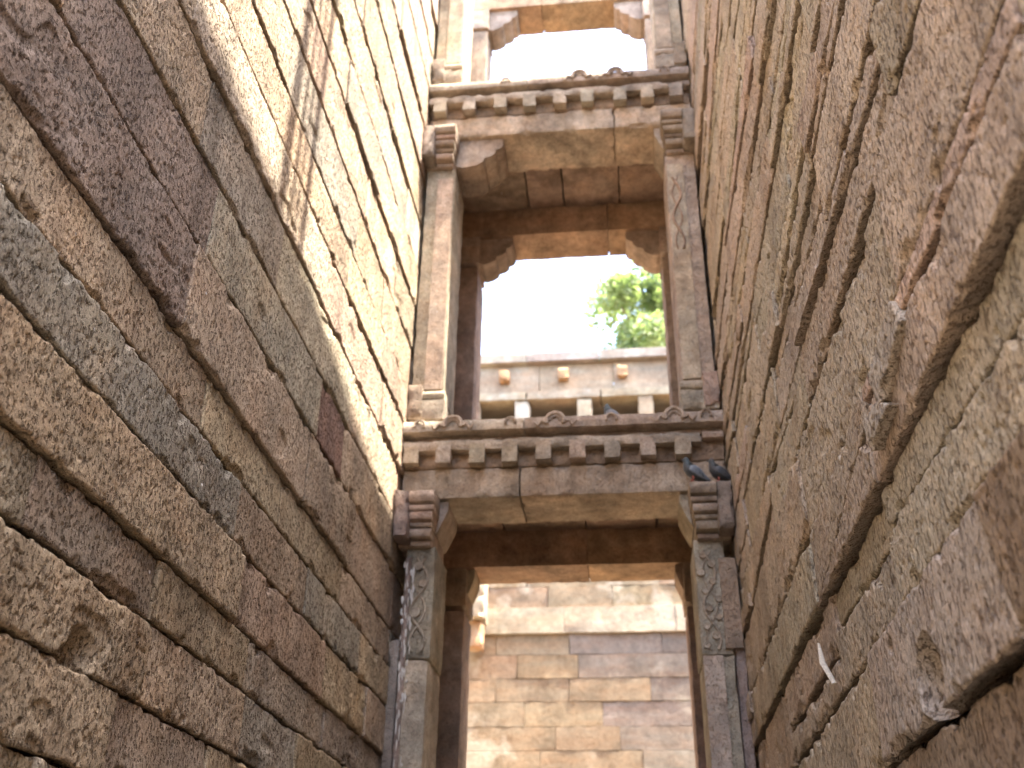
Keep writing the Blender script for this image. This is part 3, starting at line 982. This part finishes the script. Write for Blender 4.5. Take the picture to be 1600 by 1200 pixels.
me.from_pydata([tuple(v-base) for v in lv], [], lf)
link('crown', me, M_LEAF, tree, None, base)

# ------------------------------------------------------------------ iron railing on the rim (its bars shade the sunlit wall)
t = thing('iron_railing', 'tall iron gate leaf of flat bars on the rim above the cracked wall', 'railing', (XR+0.33, 4.6, 13.5+CZ))
for i, (a, b) in enumerate(((4.33, 4.49), (4.56, 4.63), (4.69, 4.75), (4.82, 4.93))):
    block('bar', XR+0.30, XR+0.33, a, b, 13.42, 17.0, M_IRON, t, None, 0.5, 0.0, 0.0)
for zq in (14.0, 16.5):
    block('rail', XR+0.331, XR+0.36, 4.31, 4.95, zq, zq+0.06, M_IRON, t, None, 0.5, 0.0, 0.0)

# ------------------------------------------------------------------ pigeons
def feather_mat():
    m = bpy.data.materials.new('pigeon_feather')
    m.use_nodes = True
    nt = m.node_tree
    b = nt.nodes['Principled BSDF']
    tc = nd(nt, 'ShaderNodeTexCoord')
    oi = nd(nt, 'ShaderNodeObjectInfo')
    n = noise(nt, tc.outputs['Object'], 45, 4, 0.6)
    v = ramp(nt, n, (0.3, 0.7, 0.75, 1.25))
    vc = nd(nt, 'ShaderNodeCombineXYZ')
    for i in range(3):
        nt.links.new(v, vc.inputs[i])
    nt.links.new(mixc(nt, 1.0, oi.outputs['Color'], vc.outputs[0], 'MULTIPLY'), b.inputs['Base Color'])
    b.inputs['Roughness'].default_value = 0.55
    b.inputs['Sheen Weight'].default_value = 0.2
    return m
M_FEA = feather_mat()

def loft(name, secs, mat, parent, color, seg=14):
    """secs: (centre, half-width y, half-height) rings perpendicular to the local spine in the x-z plane"""
    vs = []
    fs = []
    n = len(secs)
    for i, (c, ry, rz) in enumerate(secs):
        a = Vector(secs[max(i-1, 0)][0])
        b = Vector(secs[min(i+1, n-1)][0])
        t_ = (b-a).normalized()
        up = Vector((0, 1, 0)).cross(t_).normalized()*-1
        for k in range(seg):
            an = 2*math.pi*k/seg
            vs.append(Vector(c)+Vector((0, 1, 0))*math.cos(an)*ry+up*math.sin(an)*rz)
    for i in range(n-1):
        for k in range(seg):
            m = (k+1) % seg
            fs.append((i*seg+k, i*seg+m, (i+1)*seg+m, (i+1)*seg+k))
    fs.append(tuple(range(seg))[::-1])
    fs.append(tuple((n-1)*seg+k for k in range(seg)))
    me = bpy.data.meshes.new(name)
    me.from_pydata([tuple(v) for v in vs], [], fs)
    bm = bmesh.new()
    bm.from_mesh(me)
    bmesh.ops.recalc_face_normals(bm, faces=bm.faces)
    bm.to_mesh(me)
    bm.free()
    me.polygons.foreach_set('use_smooth', [True]*len(me.polygons))
    o = bpy.data.objects.new(name, me)
    C.objects.link(o)
    me.materials.append(mat)
    o.color = (*color, 1)
    o.parent = parent
    return o

M_BEAK = plain_mat('beak_horn', (0.12, 0.11, 0.10), 0.4, 0.1)
M_LEG = plain_mat('coral_leg', (0.42, 0.13, 0.10), 0.6, 0.1)
M_EYE = plain_mat('amber_eye', (0.5, 0.17, 0.03), 0.15, 0.05)
def pigeon(label, loc, rz, sc, body, wing, head):
    t = thing('pigeon', label, 'pigeon', loc, 'pigeons resting on the beams')
    t.rotation_euler = (0, 0, rz)
    t.scale = (sc, sc, sc)
    # local +x is forward; feet at z=0
    loft('body', [((-0.135, 0, 0.018), 0.020, 0.007), ((-0.10, 0, 0.036), 0.030, 0.020), ((-0.065, 0, 0.056), 0.044, 0.040),
                  ((-0.025, 0, 0.080), 0.056, 0.055), ((0.015, 0, 0.110), 0.059, 0.061), ((0.040, 0, 0.145), 0.051, 0.054), ((0.050, 0, 0.175), 0.039, 0.041),
                  ((0.054, 0, 0.196), 0.031, 0.032), ((0.058, 0, 0.214), 0.0275, 0.030), ((0.066, 0, 0.230), 0.024, 0.026), ((0.076, 0, 0.238), 0.011, 0.013)], M_FEA, t, body)
    loft('neck', [((0.036, 0, 0.150), 0.0505, 0.0535), ((0.0495, 0, 0.176), 0.0400, 0.042), ((0.0535, 0, 0.196), 0.032, 0.033), ((0.058, 0, 0.2145), 0.0285, 0.031), ((0.066, 0, 0.231), 0.0248, 0.0268), ((0.077, 0, 0.239), 0.0115, 0.0135)], M_FEA, t, head)
    loft('beak', [((0.076, 0, 0.226), 0.0070, 0.008), ((0.096, 0, 0.220), 0.0050, 0.006), ((0.108, 0, 0.213), 0.0016, 0.002)], M_BEAK, t, (0.1, 0.1, 0.1), 8)
    loft('tail', [((-0.085, 0, 0.046), 0.030, 0.012), ((-0.14, 0, 0.018), 0.030, 0.007), ((-0.185, 0, 0.006), 0.034, 0.004), ((-0.193, 0, 0.005), 0.030, 0.002)], M_FEA, t, tuple(q*0.6 for q in body), 10)
    for s in (-1, 1):
        w = loft('wing', [((0.045, s*0.046, 0.128), 0.008, 0.020), ((0.012, s*0.057, 0.115), 0.011, 0.042), ((-0.04, s*0.052, 0.080), 0.012, 0.042), ((-0.09, s*0.036, 0.047), 0.009, 0.026), ((-0.14, s*0.022, 0.026), 0.006, 0.012), ((-0.165, s*0.014, 0.016), 0.003, 0.004)], M_FEA, t, wing)
        for bx, bz, by in ((-0.040, 0.085, 0.0535), (-0.072, 0.063, 0.0440)):
            loft('wing_bar', [((bx+0.016, s*by, bz+0.028), 0.0125, 0.006), ((bx, s*by, bz), 0.0125, 0.008), ((bx-0.012, s*(by-0.002), bz-0.022), 0.011, 0.006)], M_FEA, w, (0.02, 0.02, 0.025), 8)
        loft('eye', [((0.064, s*0.0245, 0.224), 0.0035, 0.001), ((0.066, s*0.0245, 0.224), 0.0040, 0.0045), ((0.068, s*0.0245, 0.224), 0.0035, 0.001)], M_EYE, t, (0.3, 0.1, 0.02), 8)
        lg = loft('leg', [((0.012, s*0.022, 0.060), 0.012, 0.012), ((0.006, s*0.022, 0.032), 0.006, 0.006), ((0.012, s*0.022, 0.004), 0.004, 0.004)], M_LEG, t, (0.4, 0.13, 0.1), 7)
        for an in (-0.5, 0.0, 0.5, 3.14):
            L = 0.032 if an < 3 else 0.018
            q = Vector((math.cos(an)*L, math.sin(an)*L, 0))
            loft('toe', [((0.012, s*0.022, 0.005), 0.0035, 0.0035), ((0.012+q.x*0.6, s*0.022+q.y*0.6, 0.005), 0.003, 0.003), ((0.012+q.x, s*0.022+q.y, 0.002), 0.0015, 0.0015)], M_LEG, lg, (0.4, 0.13, 0.1), 6)
    return t

PT = Z1+CZ-0.002
x1, _ = on_front(1084, 752, 8.80)
x2, _ = on_front(1124, 750, 8.84)
pigeon('slate-grey pigeon with pale barred wings perched at the free end of the capital', (x1, 8.80, PT), rad(180+14), 1.0, (0.045, 0.055, 0.065), (0.13, 0.155, 0.185), (0.022, 0.040, 0.046))
pigeon('blackish pigeon perched on the capital right against the cracked wall', (x2, 8.84, PT), rad(180+12), 1.0, (0.030, 0.033, 0.038), (0.032, 0.036, 0.042), (0.018, 0.026, 0.030))
x3, _ = on_front(957, 645, 9.08)
pigeon('dark pigeon sitting on top of the lower dentil beam', (x3, 9.10, Z1+0.315+0.474+CZ), rad(180-25), 1.0, (0.05, 0.055, 0.06), (0.16, 0.17, 0.19), (0.03, 0.05, 0.055))

# ------------------------------------------------------------------ bird droppings run down the shaded pillar
dt = tag(link('bird_droppings', bpy.data.meshes.new('bird_droppings'), M_LIME, None, None, (XL+0.1, Y1, 2.5+CZ)), 'white bird droppings streaked down the lower pillar beside the purple-block wall', 'droppings')
vs = []
fs = []
for i in range(70):
    zq = rng.choice([rng.gauss(3.05, 0.18), rng.gauss(2.25, 0.22), rng.uniform(1.4, 3.4)])
    xq = rng.uniform(0.10, 0.20)
    ln, wd_ = rng.uniform(0.012, 0.075), rng.uniform(0.004, 0.013)
    o = len(vs)
    n = 7
    yy = -0.034 if xq < 0.17 else -0.010
    for j in range(n):
        a = 2*math.pi*j/n
        vs.append((xq-0.1+wd_*math.cos(a)*rng.uniform(.6, 1.2), yy+0.006, zq-2.5+ln*math.sin(a)*rng.uniform(.6, 1.2)))
    vs.append((xq-0.1, yy-0.003, zq-2.5))
    fs += [(o+j, o+(j+1) % n, o+n) for j in range(n)]
dt.data.from_pydata(vs, [], fs)
dt['kind'] = 'stuff'
